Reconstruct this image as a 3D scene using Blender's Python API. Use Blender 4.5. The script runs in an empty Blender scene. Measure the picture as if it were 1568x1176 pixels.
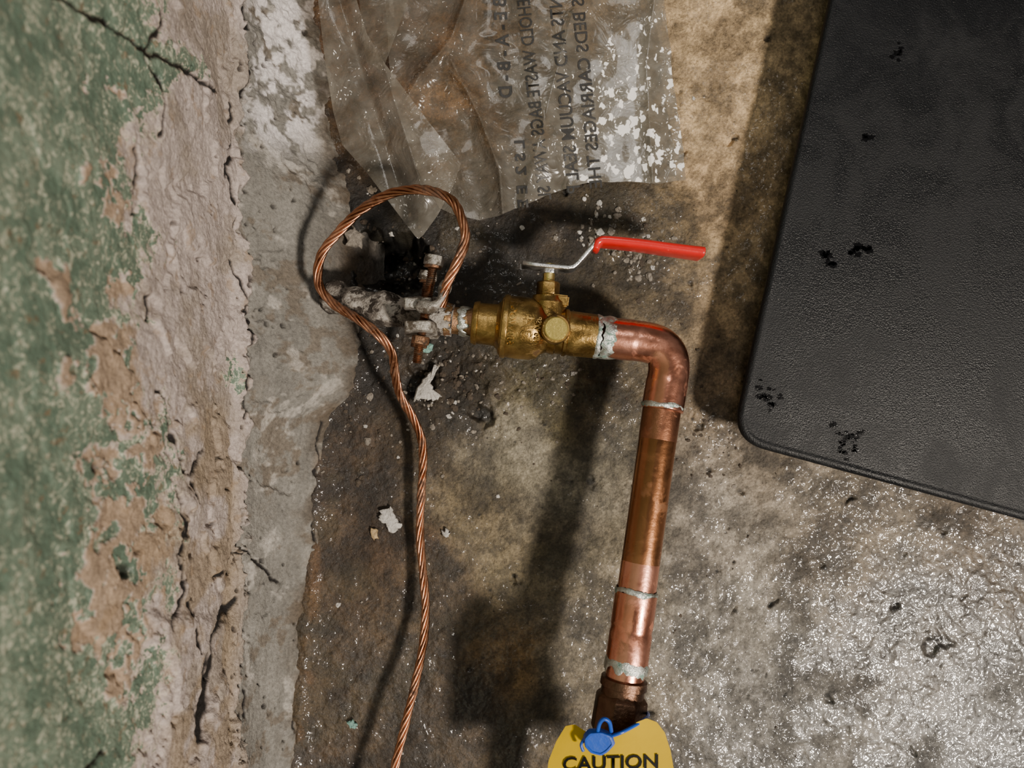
import bpy, bmesh, math, random
import numpy as np
from mathutils import Vector, Matrix
random.seed(7); np.random.seed(7)
H=0.5; F=1132.0          # camera height (m) and focal length in units of a 1568 px wide survey
def W(u,v,z=0.0):
    return Vector(((u-784)/F*(H-z), -(v-588)/F*(H-z), z))
def lin(c):
    c=np.array(c,float)/255.0
    return np.where(c<=0.04045,c/12.92,((c+0.055)/1.055)**2.4)
def L4(c): 
    a=lin(c); return (float(a[0]),float(a[1]),float(a[2]),1.0)
def ss(a,b,x):
    t=np.clip((x-a)/(b-a),0,1); return t*t*(3-2*t)
def vnoise(x,y,seed):
    x=np.asarray(x,float); y=np.asarray(y,float)
    xi=np.floor(x).astype(np.int64); yi=np.floor(y).astype(np.int64)
    xf=x-xi; yf=y-yi
    a=xf*xf*(3-2*xf); b=yf*yf*(3-2*yf)
    def h(p,q):
        n=(p*374761393+q*668265263+seed*982451653)&0xffffffff
        n=((n^(n>>13))*1274126177)&0xffffffff
        n=n^(n>>16)
        return (n&0xffff)/65535.0
    return (h(xi,yi)*(1-a)+h(xi+1,yi)*a)*(1-b)+(h(xi,yi+1)*(1-a)+h(xi+1,yi+1)*a)*b
def fbm(x,y,scale,seed=1,octv=4,gain=0.5):
    s=0;amp=1;tot=0
    for i in range(octv):
        s=s+amp*vnoise(np.asarray(x)*scale+i*17.3,np.asarray(y)*scale-i*9.1,seed+i*13)
        tot+=amp; amp*=gain; scale*=2.03
    return s/tot
def polydist(u,v,pts):
    d=np.full(np.shape(u),1e9)
    for (ax,ay),(bx,by) in zip(pts[:-1],pts[1:]):
        dx,dy=bx-ax,by-ay
        t=np.clip(((u-ax)*dx+(v-ay)*dy)/(dx*dx+dy*dy),0,1)
        d=np.minimum(d,np.hypot(u-ax-t*dx,v-ay-t*dy))
    return d
def link(o): bpy.context.scene.collection.objects.link(o); return o
def empty(name,loc=(0,0,0)):
    e=bpy.data.objects.new(name,None); e.location=loc; e.empty_display_size=0.01; return link(e)
def parent(c,p):
    c.parent=p; c.matrix_parent_inverse=Matrix.Translation(-Vector(p.location)); return c
def obj(name,verts,faces,mat=None,smooth=True,par=None):
    me=bpy.data.meshes.new(name); me.from_pydata([tuple(v) for v in verts],[],faces); me.update()
    if smooth: me.polygons.foreach_set('use_smooth',[True]*len(me.polygons))
    o=link(bpy.data.objects.new(name,me))
    if mat: me.materials.append(mat)
    if par: parent(o,par)
    return o
def grid(name,X,Y,Z,mat):
    n,m=X.shape
    me=bpy.data.meshes.new(name)
    co=np.stack([X,Y,Z],-1).reshape(-1,3)
    i=np.arange(n-1)[:,None]*m+np.arange(m-1)[None,:]
    f=np.stack([i,i+1,i+m+1,i+m],-1).reshape(-1,4)
    me.vertices.add(n*m); me.vertices.foreach_set('co',co.ravel())
    me.loops.add(f.size); me.loops.foreach_set('vertex_index',f.ravel())
    me.polygons.add(len(f)); me.polygons.foreach_set('loop_start',np.arange(len(f))*4)
    me.polygons.foreach_set('loop_total',np.full(len(f),4))
    me.polygons.foreach_set('use_smooth',np.ones(len(f),bool))
    me.update(calc_edges=True); me.validate()
    me.materials.append(mat)
    return link(bpy.data.objects.new(name,me))
def fattr(o,name,a):
    o.data.attributes.new(name,'FLOAT','POINT').data.foreach_set('value',np.asarray(a,np.float32).ravel())
def cattr(o,name,c):
    c=c.reshape(-1,3); r=np.ones((len(c),4),np.float32); r[:,:3]=c
    o.data.attributes.new(name,'FLOAT_COLOR','POINT').data.foreach_set('color',r.ravel())

# ---------------------------------------------------------------- shader helpers
class M:
    def __init__(s,name):
        s.m=bpy.data.materials.new(name); s.m.use_nodes=True; s.t=s.m.node_tree
        s.b=s.t.nodes['Principled BSDF']; s.out=s.t.nodes['Material Output']
        s.co=s.t.nodes.new('ShaderNodeTexCoord').outputs['Object']
    def set(s,inp,val):
        if isinstance(val,bpy.types.NodeSocket): s.t.links.new(val,inp)
        else: inp.default_value=val
    def p(s,**k):
        names={'col':'Base Color','rough':'Roughness','metal':'Metallic','normal':'Normal','coat':'Coat Weight','coatr':'Coat Roughness','spec':'Specular IOR Level','coatn':'Coat Normal','alpha':'Alpha','sss':'Subsurface Weight'}
        for a,v in k.items(): s.set(s.b.inputs[names[a]],v)
        return s
    def noise(s,scale,detail=4,rough=.55,dist=0,co=None):
        n=s.t.nodes.new('ShaderNodeTexNoise'); s.t.links.new(co or s.co,n.inputs['Vector'])
        n.inputs['Scale'].default_value=scale;n.inputs['Detail'].default_value=detail
        n.inputs['Roughness'].default_value=rough;n.inputs['Distortion'].default_value=dist
        return n.outputs['Fac']
    def vor(s,scale,co=None,feat='F1',rnd=1):
        n=s.t.nodes.new('ShaderNodeTexVoronoi'); n.feature=feat
        s.t.links.new(co or s.co,n.inputs['Vector']); n.inputs['Scale'].default_value=scale
        n.inputs['Randomness'].default_value=rnd
        return n.outputs
    def mp(s,x,a,b,c=0.0,d=1.0,smooth=True):
        n=s.t.nodes.new('ShaderNodeMapRange'); n.interpolation_type='SMOOTHSTEP' if smooth else 'LINEAR'
        s.set(n.inputs[0],x)
        for i,v in zip((1,2,3,4),(a,b,c,d)): s.set(n.inputs[i],v)
        return n.outputs[0]
    def math(s,op,a,b=0.0):
        n=s.t.nodes.new('ShaderNodeMath'); n.operation=op
        s.set(n.inputs[0],a); s.set(n.inputs[1],b); return n.outputs[0]
    def mix(s,f,a,b,mode='MIX'):
        n=s.t.nodes.new('ShaderNodeMix'); n.data_type='RGBA'; n.blend_type=mode
        s.set(n.inputs[0],f); s.set(n.inputs[6],a); s.set(n.inputs[7],b); return n.outputs[2]
    def gray(s,f):
        n=s.t.nodes.new('ShaderNodeCombineColor'); 
        for i in range(3): s.set(n.inputs[i],f)
        return n.outputs[0]
    def attr(s,name):
        n=s.t.nodes.new('ShaderNodeAttribute'); n.attribute_name=name; return n.outputs
    def bump(s,h,dist,strength=1.0,normal=None):
        n=s.t.nodes.new('ShaderNodeBump'); s.set(n.inputs['Strength'],strength)
        n.inputs['Distance'].default_value=dist; s.set(n.inputs['Height'],h)
        if normal: s.set(n.inputs['Normal'],normal)
        return n.outputs[0]
    def scaleco(s,sc,rot=(0,0,0)):
        n=s.t.nodes.new('ShaderNodeMapping'); s.t.links.new(s.co,n.inputs[0])
        n.inputs['Scale'].default_value=sc; n.inputs['Rotation'].default_value=rot; return n.outputs[0]

# ---------------------------------------------------------------- materials
def m_floor():
    s=M('wet_stained_concrete')
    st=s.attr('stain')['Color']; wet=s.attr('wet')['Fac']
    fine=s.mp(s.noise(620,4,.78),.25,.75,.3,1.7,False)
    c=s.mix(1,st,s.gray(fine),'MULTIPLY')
    v=s.vor(360)
    g=s.math('MULTIPLY',s.mp(v['Distance'],.1,.24,1,0),s.mp(s.noise(70,2),.56,.68))
    c=s.mix(s.math('MULTIPLY',g,.35),c,(.22,.17,.12,1))
    b=s.bump(s.noise(420,4,.75),.0013,s.mp(wet,0,1,1,.35,False))
    r=s.mp(wet,0,1,.6,.34,False)
    wb=s.bump(s.noise(85,3,.62,1.2),.0016,1.0)
    s.p(col=c,rough=r,normal=b,coat=wet,coatr=.05,coatn=wb,spec=.45)
    return s.m
def m_wall():
    s=M('peeling_green_paint_plaster')
    un=s.attr('under')['Color']; g=s.attr('green')['Fac']; cr=s.attr('crack')['Fac']; gr=s.attr('grain')['Fac']
    n1=s.noise(200,4,.75)
    g2=s.math('ADD',g,s.mp(n1,.25,.75,-1.6,1.3,False))
    mask=s.mp(g2,-.1,.1)
    c=s.mix(1,un,s.gray(s.mp(s.noise(480,3,.7),.25,.75,.65,1.35,False)),'MULTIPLY')
    n2=s.noise(80,3,.65)
    tan=s.math('MULTIPLY',s.mp(n2,.56,.68),gr)
    c=s.mix(s.math('MULTIPLY',tan,.55),c,L4((130,108,82)))
    wf=s.math('MULTIPLY',s.mp(s.noise(240,2,.55,1.8),.53,.62),s.mp(n2,.38,.5))
    gc=s.mix(s.mp(n2,.35,.65),L4((84,101,87)),L4((110,124,108)))
    gc=s.mix(s.math('MULTIPLY',wf,.7),gc,L4((184,184,162)))
    br=s.mp(s.noise(150,3,.7),.6,.69)
    gc=s.mix(s.math('MULTIPLY',br,.6),gc,L4((116,92,68)))
    c=s.mix(mask,c,gc)
    rim=s.math('MULTIPLY',s.mp(g2,-.6,-.1),s.mp(g2,.0,.12,1,0))
    c=s.mix(s.math('MULTIPLY',rim,.45),c,L4((192,178,158)))
    c=s.mix(cr,c,(.008,.006,.005,1))  # shade inside cracks painted near-black; pits get the same colour
    s.p(col=c,rough=s.mp(mask,0,1,.8,.42,False),normal=s.bump(s.noise(340,3,.7),.0013,.9),spec=.35)
    return s.m
def m_metal(name,c1,c2,r=(.22,.42),sc=70,bump=.0002,dirt=None,dirtth=(.58,.7),metal=1.0):
    s=M(name)
    nz=s.noise(sc,4,.65,.4)
    c=s.mix(s.mp(nz,.35,.65),(*c1,1),(*c2,1))
    rr=s.mp(nz,.3,.7,r[0],r[1])
    if dirt:
        d=s.mp(s.noise(sc*1.3,4,.7,.3),dirtth[0],dirtth[1]); c=s.mix(d,c,(*dirt,1))
        rr=s.math('ADD',rr,s.math('MULTIPLY',d,.3)); s.p(metal=s.mp(d,0,1,metal,.4*metal,False))
    else: s.p(metal=metal)
    s.p(col=c,rough=rr,normal=s.bump(s.noise(sc*8,3,.6),bump,.7))
    return s.m
def m_plain(name,c,r=.5,metal=0,nscale=200,var=.25,bump=.0003,bs=None,coat=0,spec=.5):
    s=M(name)
    f=s.mp(s.noise(nscale,3,.65),.25,.75,1-var,1+var,False)
    s.p(col=s.mix(1,(*c,1),s.gray(f),'MULTIPLY'),rough=r,metal=metal,coat=coat,spec=spec,normal=s.bump(s.noise(bs or nscale*3,3,.6),bump,.8))
    return s.m
def m_film():
    s=M('clear_poly_film_with_droplet_glints')
    d=s.attr('dots')['Fac']; t=s.t
    co=s.scaleco((1,.6,1),(0,0,.45))
    nz=s.t.nodes.new('ShaderNodeTexNoise'); nz.inputs['Scale'].default_value=260; nz.inputs['Detail'].default_value=1; s.t.links.new(s.co,nz.inputs['Vector'])
    va=s.t.nodes.new('ShaderNodeVectorMath'); va.operation='MULTIPLY_ADD'
    s.t.links.new(nz.outputs['Color'],va.inputs[0]); va.inputs[1].default_value=(.006,.006,0); s.t.links.new(co,va.inputs[2])
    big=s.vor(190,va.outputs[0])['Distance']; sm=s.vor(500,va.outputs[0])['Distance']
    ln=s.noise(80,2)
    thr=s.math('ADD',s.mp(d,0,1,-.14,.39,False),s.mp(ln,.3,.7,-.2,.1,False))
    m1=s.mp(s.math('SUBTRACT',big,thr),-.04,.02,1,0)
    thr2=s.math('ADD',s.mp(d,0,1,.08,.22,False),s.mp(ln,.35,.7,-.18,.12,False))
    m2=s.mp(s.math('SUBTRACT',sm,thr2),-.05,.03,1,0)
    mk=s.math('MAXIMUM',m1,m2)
    s.p(col=s.mix(s.mp(ln,.3,.7),L4((108,102,91)),L4((140,136,127))),rough=.22,spec=.7,
        normal=s.bump(s.noise(55,3,.6,1.0),.0035,.7),coat=.9,coatr=.07)
    tr=t.nodes.new('ShaderNodeBsdfTransparent'); tr.inputs[0].default_value=(.88,.83,.76,1)
    mx=t.nodes.new('ShaderNodeMixShader'); s.set(mx.inputs[0],s.math('ADD',s.mp(s.noise(24,2,.5,.3),.3,.72,.22,.38),s.math('MULTIPLY',d,.35)))
    t.links.new(tr.outputs[0],mx.inputs[1]); t.links.new(s.b.outputs[0],mx.inputs[2])
    w=t.nodes.new('ShaderNodeBsdfPrincipled'); w.inputs['Base Color'].default_value=(.95,.92,.88,1); w.inputs['Roughness'].default_value=.3  # white spots: droplet highlights put into the base colour
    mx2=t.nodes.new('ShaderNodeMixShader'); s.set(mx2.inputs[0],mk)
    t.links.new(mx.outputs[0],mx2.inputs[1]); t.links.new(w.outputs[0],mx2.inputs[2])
    t.links.new(mx2.outputs[0],s.out.inputs['Surface'])
    return s.m
def m_mat():
    s=M('black_textured_rubber')
    n=s.noise(22,4,.7,.8)
    c=s.mix(s.mp(n,.35,.7),(.0036,.004,.005,1),(.0075,.0079,.0092,1))
    sp=s.mp(s.vor(120)['Distance'],.02,.07,1,0)
    sp=s.math('MULTIPLY',sp,s.mp(s.noise(50,2),.56,.62))
    c=s.mix(s.math('MULTIPLY',sp,.6),c,(.2,.19,.17,1))
    s.p(col=c,rough=s.mp(n,.35,.68,.34,.56),spec=.28,normal=s.bump(s.noise(1100,2,.6),.0005,.8))
    return s.m
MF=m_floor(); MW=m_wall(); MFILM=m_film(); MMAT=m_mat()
COP=m_metal('aged_copper_tube',(.33,.14,.06),(.46,.205,.095),(.2,.34),30,dirt=(.18,.08,.035),dirtth=(.6,.75))
COPB=m_metal('bright_copper_fitting',(.70,.28,.17),(.84,.39,.27),(.18,.33),35,dirt=(.46,.17,.09),dirtth=(.58,.78))
BRA=m_metal('weathered_brass',(.27,.165,.05),(.44,.29,.10),(.26,.42),80,.0003,dirt=(.10,.055,.02))
BRB=m_metal('bright_brass',(.66,.5,.16),(.75,.6,.22),(.2,.35),80)
SOL=m_metal('solder',(.5,.52,.48),(.7,.72,.68),(.25,.5),160,.0006,dirt=(.18,.27,.23),dirtth=(.5,.66))
LEAD=m_metal('crusted_lead_pipe',(.15,.13,.11),(.42,.39,.35),(.5,.75),90,.0018,dirt=(.03,.022,.016),dirtth=(.46,.58),metal=.3)
ZINC=m_metal('dirty_zinc_clamp',(.22,.2,.18),(.42,.4,.36),(.35,.6),110,.001,dirt=(.06,.045,.03),dirtth=(.46,.6),metal=.5)
STEEL=m_metal('steel',(.5,.5,.5),(.62,.62,.62),(.22,.4),120,.0003,dirt=(.1,.08,.06),dirtth=(.6,.72))
RUST=m_metal('coppery_bolt',(.18,.09,.05),(.3,.17,.10),(.35,.55),150,.0005,dirt=(.05,.03,.018),dirtth=(.5,.64))
WIRE=m_metal('stranded_copper',(.3,.13,.065),(.55,.28,.165),(.26,.42),45,.0001,dirt=(.12,.06,.035),dirtth=(.52,.66))
NUT=m_metal('dark_bronze',(.1,.055,.035),(.18,.10,.065),(.3,.5),80,.0004)
RED=m_plain('red_vinyl',(.6,.008,.008),.28,0,120,.08,.0001,coat=.4)
YEL=m_plain('yellow_tag_vinyl',(.50,.325,.0),.6,0,60,.06,.0002,spec=.08)
BLU=m_plain('blue_plastic_seal',(.01,.07,.42),.3,0,120,.1,.0002)
BLK=m_plain('black_ink',(.004,.004,.004),.6,spec=.1)
INK=m_plain('grey_print',(.022,.021,.02),.5)
WETM=m_plain('water_smear',(.002,.002,.0025),.2,0,200,.1,.0006,bs=300,spec=.3)
G1=m_plain('pale_grit',(.2,.175,.145),.8,0,400,.5,.001)
G2=m_plain('brown_grit',(.055,.04,.027),.8,0,400,.5,.001)
G3=m_plain('white_flake',(.44,.42,.39),.75,0,300,.35,.0012)
G4=m_plain('teal_flake',(.16,.3,.26),.7,0,300,.3,.0008)
G5=m_plain('tan_flake',(.38,.27,.14),.7,0,300,.3,.0008)

# ---------------------------------------------------------------- floor
CAV=[(602,402,60,46,.030),(575,380,35,28,.012),(742,636,20,15,.005),(905,738,9,7,.002),(1372,925,9,7,.002),(1175,60,9,8,.002),(640,590,30,26,.006),(1435,985,30,16,.002)]
for i in range(90):
    r_=random.choice([2,2.5,3,3,4,5,6]); CAV.append((random.uniform(700,1560),random.uniform(20,1170),r_*1.2,r_,.0004*r_))
def base_u(v): # foot of the cove
    return np.interp(v,[-400,0,120,230,300,350,440,520,590,640,700,800,900,1000,1176,1600],
                       [485,487,500,513,540,548,545,548,546,505,492,482,478,470,454,430])
def floor_h(x,y):
    u=784+F*x/H; v=588-F*y/H
    h=(fbm(x,y,9,3,3)-.5)*.004+(fbm(x,y,60,5,4,.55)-.5)*.0028+(fbm(x,y,330,9,3,.6)-.5)*.0011
    wu=u+(fbm(x,y,110,21,3)-.5)*30; wv=v+(fbm(x,y,110,22,3)-.5)*30
    for (cu,cv,ru,rv,d) in CAV:
        h=h-d*(1-ss(.45,1.15,np.hypot((wu-cu)/ru,(wv-cv)/rv)))
    near=np.exp(-np.clip(u-base_u(v),0,None)/22.0)
    h=h+near*(.003+.006*(fbm(x,y,45,31,4)-.35))
    rub=np.exp(-(((u-700)/110)**2+((v-575)/60)**2))+.6*np.exp(-(((u-930)/80)**2+((v-370)/50)**2))
    h=h+rub*(fbm(x,y,160,41,3)-.5)*.006
    return h
def axis(lo,dlo,dhi,hi,nd,ns):
    a=dlo-(dlo-lo)*np.linspace(1,0,ns,endpoint=False)**1.6
    b=np.linspace(dlo,dhi,nd); c=dhi+(hi-dhi)*np.linspace(0,1,ns+1)[1:]**1.6
    return np.concatenate([a,b,c])
xs=axis(-.20,-.16,.37,1.5,760,30); ys=axis(-1.3,-.28,.28,1.3,790,30)
Xf,Yf=np.meshgrid(xs,ys,indexing='ij'); Zf=floor_h(Xf,Yf)
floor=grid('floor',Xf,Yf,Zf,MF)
U=784+F*Xf/H; V=588-F*Yf/H
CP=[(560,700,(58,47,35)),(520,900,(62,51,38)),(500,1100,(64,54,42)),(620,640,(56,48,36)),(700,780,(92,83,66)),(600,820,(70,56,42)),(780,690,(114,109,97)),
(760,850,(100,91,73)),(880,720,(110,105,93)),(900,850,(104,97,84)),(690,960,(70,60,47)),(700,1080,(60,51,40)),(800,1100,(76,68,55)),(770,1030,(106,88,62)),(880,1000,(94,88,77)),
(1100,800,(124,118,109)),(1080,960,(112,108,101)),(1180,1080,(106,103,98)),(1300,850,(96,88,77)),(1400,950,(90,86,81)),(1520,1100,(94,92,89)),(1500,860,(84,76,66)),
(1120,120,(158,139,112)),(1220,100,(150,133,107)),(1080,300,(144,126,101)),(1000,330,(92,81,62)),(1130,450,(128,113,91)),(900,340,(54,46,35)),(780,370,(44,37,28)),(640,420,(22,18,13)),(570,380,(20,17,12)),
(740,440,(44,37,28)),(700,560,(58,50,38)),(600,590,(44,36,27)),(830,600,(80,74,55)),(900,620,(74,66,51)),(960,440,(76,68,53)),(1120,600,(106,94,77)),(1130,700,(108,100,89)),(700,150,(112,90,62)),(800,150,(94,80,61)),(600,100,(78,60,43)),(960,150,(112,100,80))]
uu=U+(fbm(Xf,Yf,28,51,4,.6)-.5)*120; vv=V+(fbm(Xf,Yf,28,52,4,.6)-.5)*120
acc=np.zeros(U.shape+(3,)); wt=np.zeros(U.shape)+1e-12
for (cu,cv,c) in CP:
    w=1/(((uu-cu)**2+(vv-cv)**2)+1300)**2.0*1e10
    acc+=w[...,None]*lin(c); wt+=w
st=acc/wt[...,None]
blot=fbm(Xf,Yf,42,61,5,.62)
st=st*(0.6+.72*ss(.32,.68,blot))[...,None]
st=st*(0.76+.48*ss(.35,.65,fbm(Xf,Yf,170,63,4,.68)))[...,None]
olive=ss(.55,.68,fbm(Xf,Yf,30,71,4))*.2*(1-ss(950,1050,U))
st=st*(1-olive[...,None])+lin((82,76,54))*olive[...,None]
rustl=np.exp(-((U-base_u(V)-6)/9)**2)*ss(640,760,V)*ss(.5,.65,fbm(Xf,Yf,60,73,4))
st=st*(1-rustl[...,None]*.4)+lin((112,84,50))*rustl[...,None]*.4
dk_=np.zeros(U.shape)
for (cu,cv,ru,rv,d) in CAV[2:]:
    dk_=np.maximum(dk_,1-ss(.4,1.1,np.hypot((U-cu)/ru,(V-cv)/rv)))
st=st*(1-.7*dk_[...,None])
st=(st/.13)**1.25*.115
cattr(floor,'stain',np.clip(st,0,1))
wn=fbm(Xf,Yf,24,81,4,.6)
wet=ss(0,1,np.clip((U-1010)/360,0,1)*.6+np.clip((V-700)/300,0,1)*.8-.3)*(.12+.88*ss(.40,.54,wn+.12*ss(1200,1500,U)))
wet=np.maximum(wet,np.exp(-(((U-1530)/90)**2+((V-1000)/50)**2)))
wet=np.maximum(wet,.28*ss(.4,.6,fbm(Xf,Yf,30,83,4)))
fattr(floor,'wet',np.clip(wet,0,1))

# ---------------------------------------------------------------- wall with concrete cove
prof=np.array([(-.112,-.02),(-.123,-.004),(-.131,.004),(-.141,.012),(-.150,.023),(-.157,.036),(-.1615,.050),(-.1655,.057),(-.1700,.063),(-.1705,.10),(-.172,.2),(-.174,.31),(-.18,1.3)])
seg=np.r_[0,np.cumsum(np.hypot(*np.diff(prof,axis=0).T))]
sd=np.concatenate([np.linspace(0,.345,560),.345+(seg[-1]-.345)*np.linspace(0,1,30)[1:]**1.5])
px_=np.interp(sd,seg,prof[:,0]); pz_=np.interp(sd,seg,prof[:,1])
k=np.ones(9)/9
def sm(a): 
    b=np.convolve(np.pad(a,4,'edge'),k,'valid'); b[540:]=a[540:]; return b
px_=sm(px_);pz_=sm(pz_)
tx=np.gradient(px_);tz=np.gradient(pz_);ln=np.hypot(tx,tz)+1e-12
nx=np.abs(tz/ln); nz=-tx/ln
yw=axis(-1.3,-.30,.30,1.3,820,30)
S,Yw=np.meshgrid(sd,yw,indexing='ij')
PX=np.repeat(px_[:,None],len(yw),1);PZ=np.repeat(pz_[:,None],len(yw),1)
NX=np.repeat(nx[:,None],len(yw),1);NZ=np.repeat(nz[:,None],len(yw),1)
Vb=588-F*Yw/H
shift=(base_u(Vb)-490)/F*H
PX=PX+shift*(1-ss(.0,.075,PZ))
Zs=np.minimum(PZ,.40)
Uw=784+F*PX/(H-Zs); Vw=588-F*Yw/(H-Zs)
wu=Uw+(fbm(S,Yw,60,101,5,.65)-.5)*90; wv=Vw+(fbm(S,Yw,60,102,5,.65)-.5)*90
gb=np.interp(wv,[-600,0,60,100,150,250,330,350,400,440,500,560,600,640,700,760,850,930,1000,1080,1176,2000],
                [225,232,232,292,215,198,192,225,228,205,195,200,222,240,255,262,248,240,236,226,205,200])
g=(gb-wu)/22.0
cl=.1+1.7*ss(.40,.58,fbm(S,Yw,110,107,4,.65))
PE=[(72,432,40,1.1),(150,300,36,1.1),(60,410,24,1.1),(110,560,46,.95),(135,600,38,1),(140,715,46,1),(95,710,32,.9),(155,850,58,1.2),(105,930,54,1.3),(140,960,44,1.2),(175,890,46,1.2),(10,560,30,1),(150,540,34,1),(70,480,28,1),(190,780,34,1),(25,330,24,.8),(165,250,28,.9),(120,800,36,.9),(200,960,36,.9),(50,620,34,.8),(150,150,28,.8),(40,150,34,.7),(90,860,34,.9),(60,1060,30,.8),(180,620,34,.9),(185,430,24,.8),(210,700,24,.8),(20,700,30,.8),(20,880,34,.8),(170,1050,30,.8)]
for (cu,cv,r,a) in PE:
    g=g-a*3.6*cl*np.exp(-((wu-cu)**2+(wv-cv)**2)/(r*r*1.1))
g=np.clip(g,-3,1.9)
for (cu,cv,ru,rv) in [(352,565,14,40),(264,380,9,12),(285,100,12,24)]:
    g=np.maximum(g,1.6-2.6*np.hypot((wu-cu)/ru,(wv-cv)/rv))
CR=[([(40,-20),(130,25),(175,55),(230,90),(290,125),(318,142)],3.6),([(212,450),(222,468),(214,492)],4),([(358,922),(330,945),(316,975),(308,1020),(303,1060),(290,1095),(285,1135)],6.5),
([(270,925),(283,960),(290,1000)],3.4),([(345,335),(350,365)],4),([(145,1150),(115,1180),(100,1250)],4),([(376,1060),(374,1105)],3),([(318,885),(345,852),(378,842),(402,868),(432,890)],2.4),
([(345,160),(352,205),(332,250),(338,300),(350,345)],3.2),([(375,10),(380,90),(372,150)],3),([(250,750),(262,800),(255,850)],2.8),([(300,690),(280,730),(290,770)],2.8),([(195,230),(200,330)],1.8),
([(352,400),(372,450),(380,540),(372,640)],2.4),([(250,850),(262,900),(240,960)],2.6),([(230,600),(246,650),(262,720)],2),([(225,20),(210,90),(232,150),(222,210)],2.4),([(488,650),(482,760),(478,840)],2),([(468,900),(462,1000),(450,1120)],1.8)]
ck=np.zeros(Uw.shape)
jw=(fbm(S,Yw,120,111,3)-.5)*16; jv=(fbm(S,Yw,120,112,3)-.5)*16
for pts,w in CR:
    n=fbm(S,Yw,140,113,3)
    ck=np.maximum(ck,(1-ss(w*.45,w*1.3,polydist(Uw+jw,Vw+jv,pts)+(n-.5)*w*1.2)))
pk=np.zeros(Uw.shape)
PITS=[(175,873,14),(138,716,12),(340,230,6),(160,1003,5)]
for i in range(190):
    PITS.append((random.choice([random.uniform(250,470),random.gauss(375,22)]),random.uniform(0,1170),random.choice([1.6,2,2,2.6,3.2,4,5])))
for (cu,cv,r) in PITS:
    pk=np.maximum(pk,(1-ss(r*.5,r,np.hypot(Uw+jw*.5-cu,Vw+jv*.5-cv)))*.8)
bnd=368+16*(fbm(Yw,Yw*0,30,141,4)-.5)
cove=ss(-5,5,Uw+(fbm(S,Yw,40,142,5,.68)-.5)*75-bnd)   # 1 on the cove
rough=1-cove
gm=ss(-.6,.6,g)
d=(fbm(S,Yw,12,121,3)-.5)*.009*(1-.3*cove)+(fbm(S,Yw,48,122,4,.5)-.5)*(.0050*rough*(1-.65*gm)+.0022*cove)
d+=(fbm(S,Yw,220,123,4,.65)-.5)*(.0017*rough*(1-.5*gm)+.0009*cove)
d+=ss(.5,.56,fbm(S,Yw,34,124,4))*.0026*rough*(1-.7*gm)
d+=rough*.0030*ss(.05,.09,S)
d+=ss(-.3,.3,g)*.0008
slab=(1-ss(-6,6,wu-350))*ss(225,240,wu)*ss(930,960,Vw)
d+=slab*.003
chip=ss(.60,.66,fbm(S,Yw,34,151,4,.55)); d-=chip*cove*.0022
d-=ck*.0014+pk*.003
rough_low=np.exp(-((Uw-base_u(Vb)-0)/26.)**2)
d+=rough_low*(fbm(S,Yw,50,125,5)-.5)*.006
top=np.exp(-((Uw-440)/60)**4)*(1-ss(180,260,Vw)); d+=top*(fbm(S,Yw,120,126,4,.6)-.5)*.006
Xw=PX+NX*d; Zw=PZ+NZ*d
wall=grid('wall_left',Xw,Yw,Zw,MW)
pl=lin((162,150,144)); cv_=lin((120,117,111)); tn=lin((132,116,95)); wh=lin((200,194,192))
n=fbm(S,Yw,26,131,5,.6)[...,None]
col=pl*(1-ss(.5,.66,n))+lin((140,129,119))*ss(.5,.66,n)
low=(ss(540,680,Vw)*ss(225,250,Uw)*(1-ss(340,380,Uw)))[...,None]*ss(.42,.58,fbm(S,Yw,40,132,4))[...,None]
col=col*(1-low*.8)+tn*low*.8
strk=fbm(S*260,Yw*50,1,152,4,.6)
cvc=(0.5+.55*fbm(S,Yw,40,133,5,.6)+.5*(strk-.3))[...,None]
cc_=cv_*cvc; sp_=(ss(.56,.66,fbm(S,Yw,60,153,5,.65))*.6)[...,None]; cc_=cc_*(1-sp_)+lin((86,74,60))*sp_
ltp=(ss(.6,.7,fbm(S,Yw,50,154,5,.65))*.6)[...,None]; cc_=cc_*(1-ltp)+lin((168,162,154))*ltp
col=col*(1-cove[...,None])+cc_*cove[...,None]
t=(top*ss(.4,.52,fbm(S,Yw,90,134,4,.65)))[...,None]; col=col*(1-t)+wh*t
it=((1-ss(-.8,.3,g))*(1-ss(-20,0,wu-gb)))[...,None]
itc=lin((142,121,97))*(.6+.8*fbm(S,Yw,130,155,4,.65)[...,None])
col=col*(1-it*.85)+itc*it*.85
rl=(np.exp(-((Uw-base_u(Vb)+2)/10.)**2)*ss(620,760,Vw)*ss(.45,.6,fbm(S,Yw,60,135,4)))[...,None]
col=col*(1-rl*.5)+lin((112,84,50))*rl*.5
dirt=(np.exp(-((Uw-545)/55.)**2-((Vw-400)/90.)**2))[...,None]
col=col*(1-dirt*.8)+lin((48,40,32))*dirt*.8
dd=(rough_low*ss(.35,.6,fbm(S,Yw,70,136,4)))[...,None]; col=col*(1-dd*.8)+lin((66,55,42))*dd*.8
cattr(wall,'under',np.clip(col,0,1)); fattr(wall,'green',g); fattr(wall,'crack',np.maximum(ck,pk)); fattr(wall,'grain',rough*.8+.1)

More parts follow.
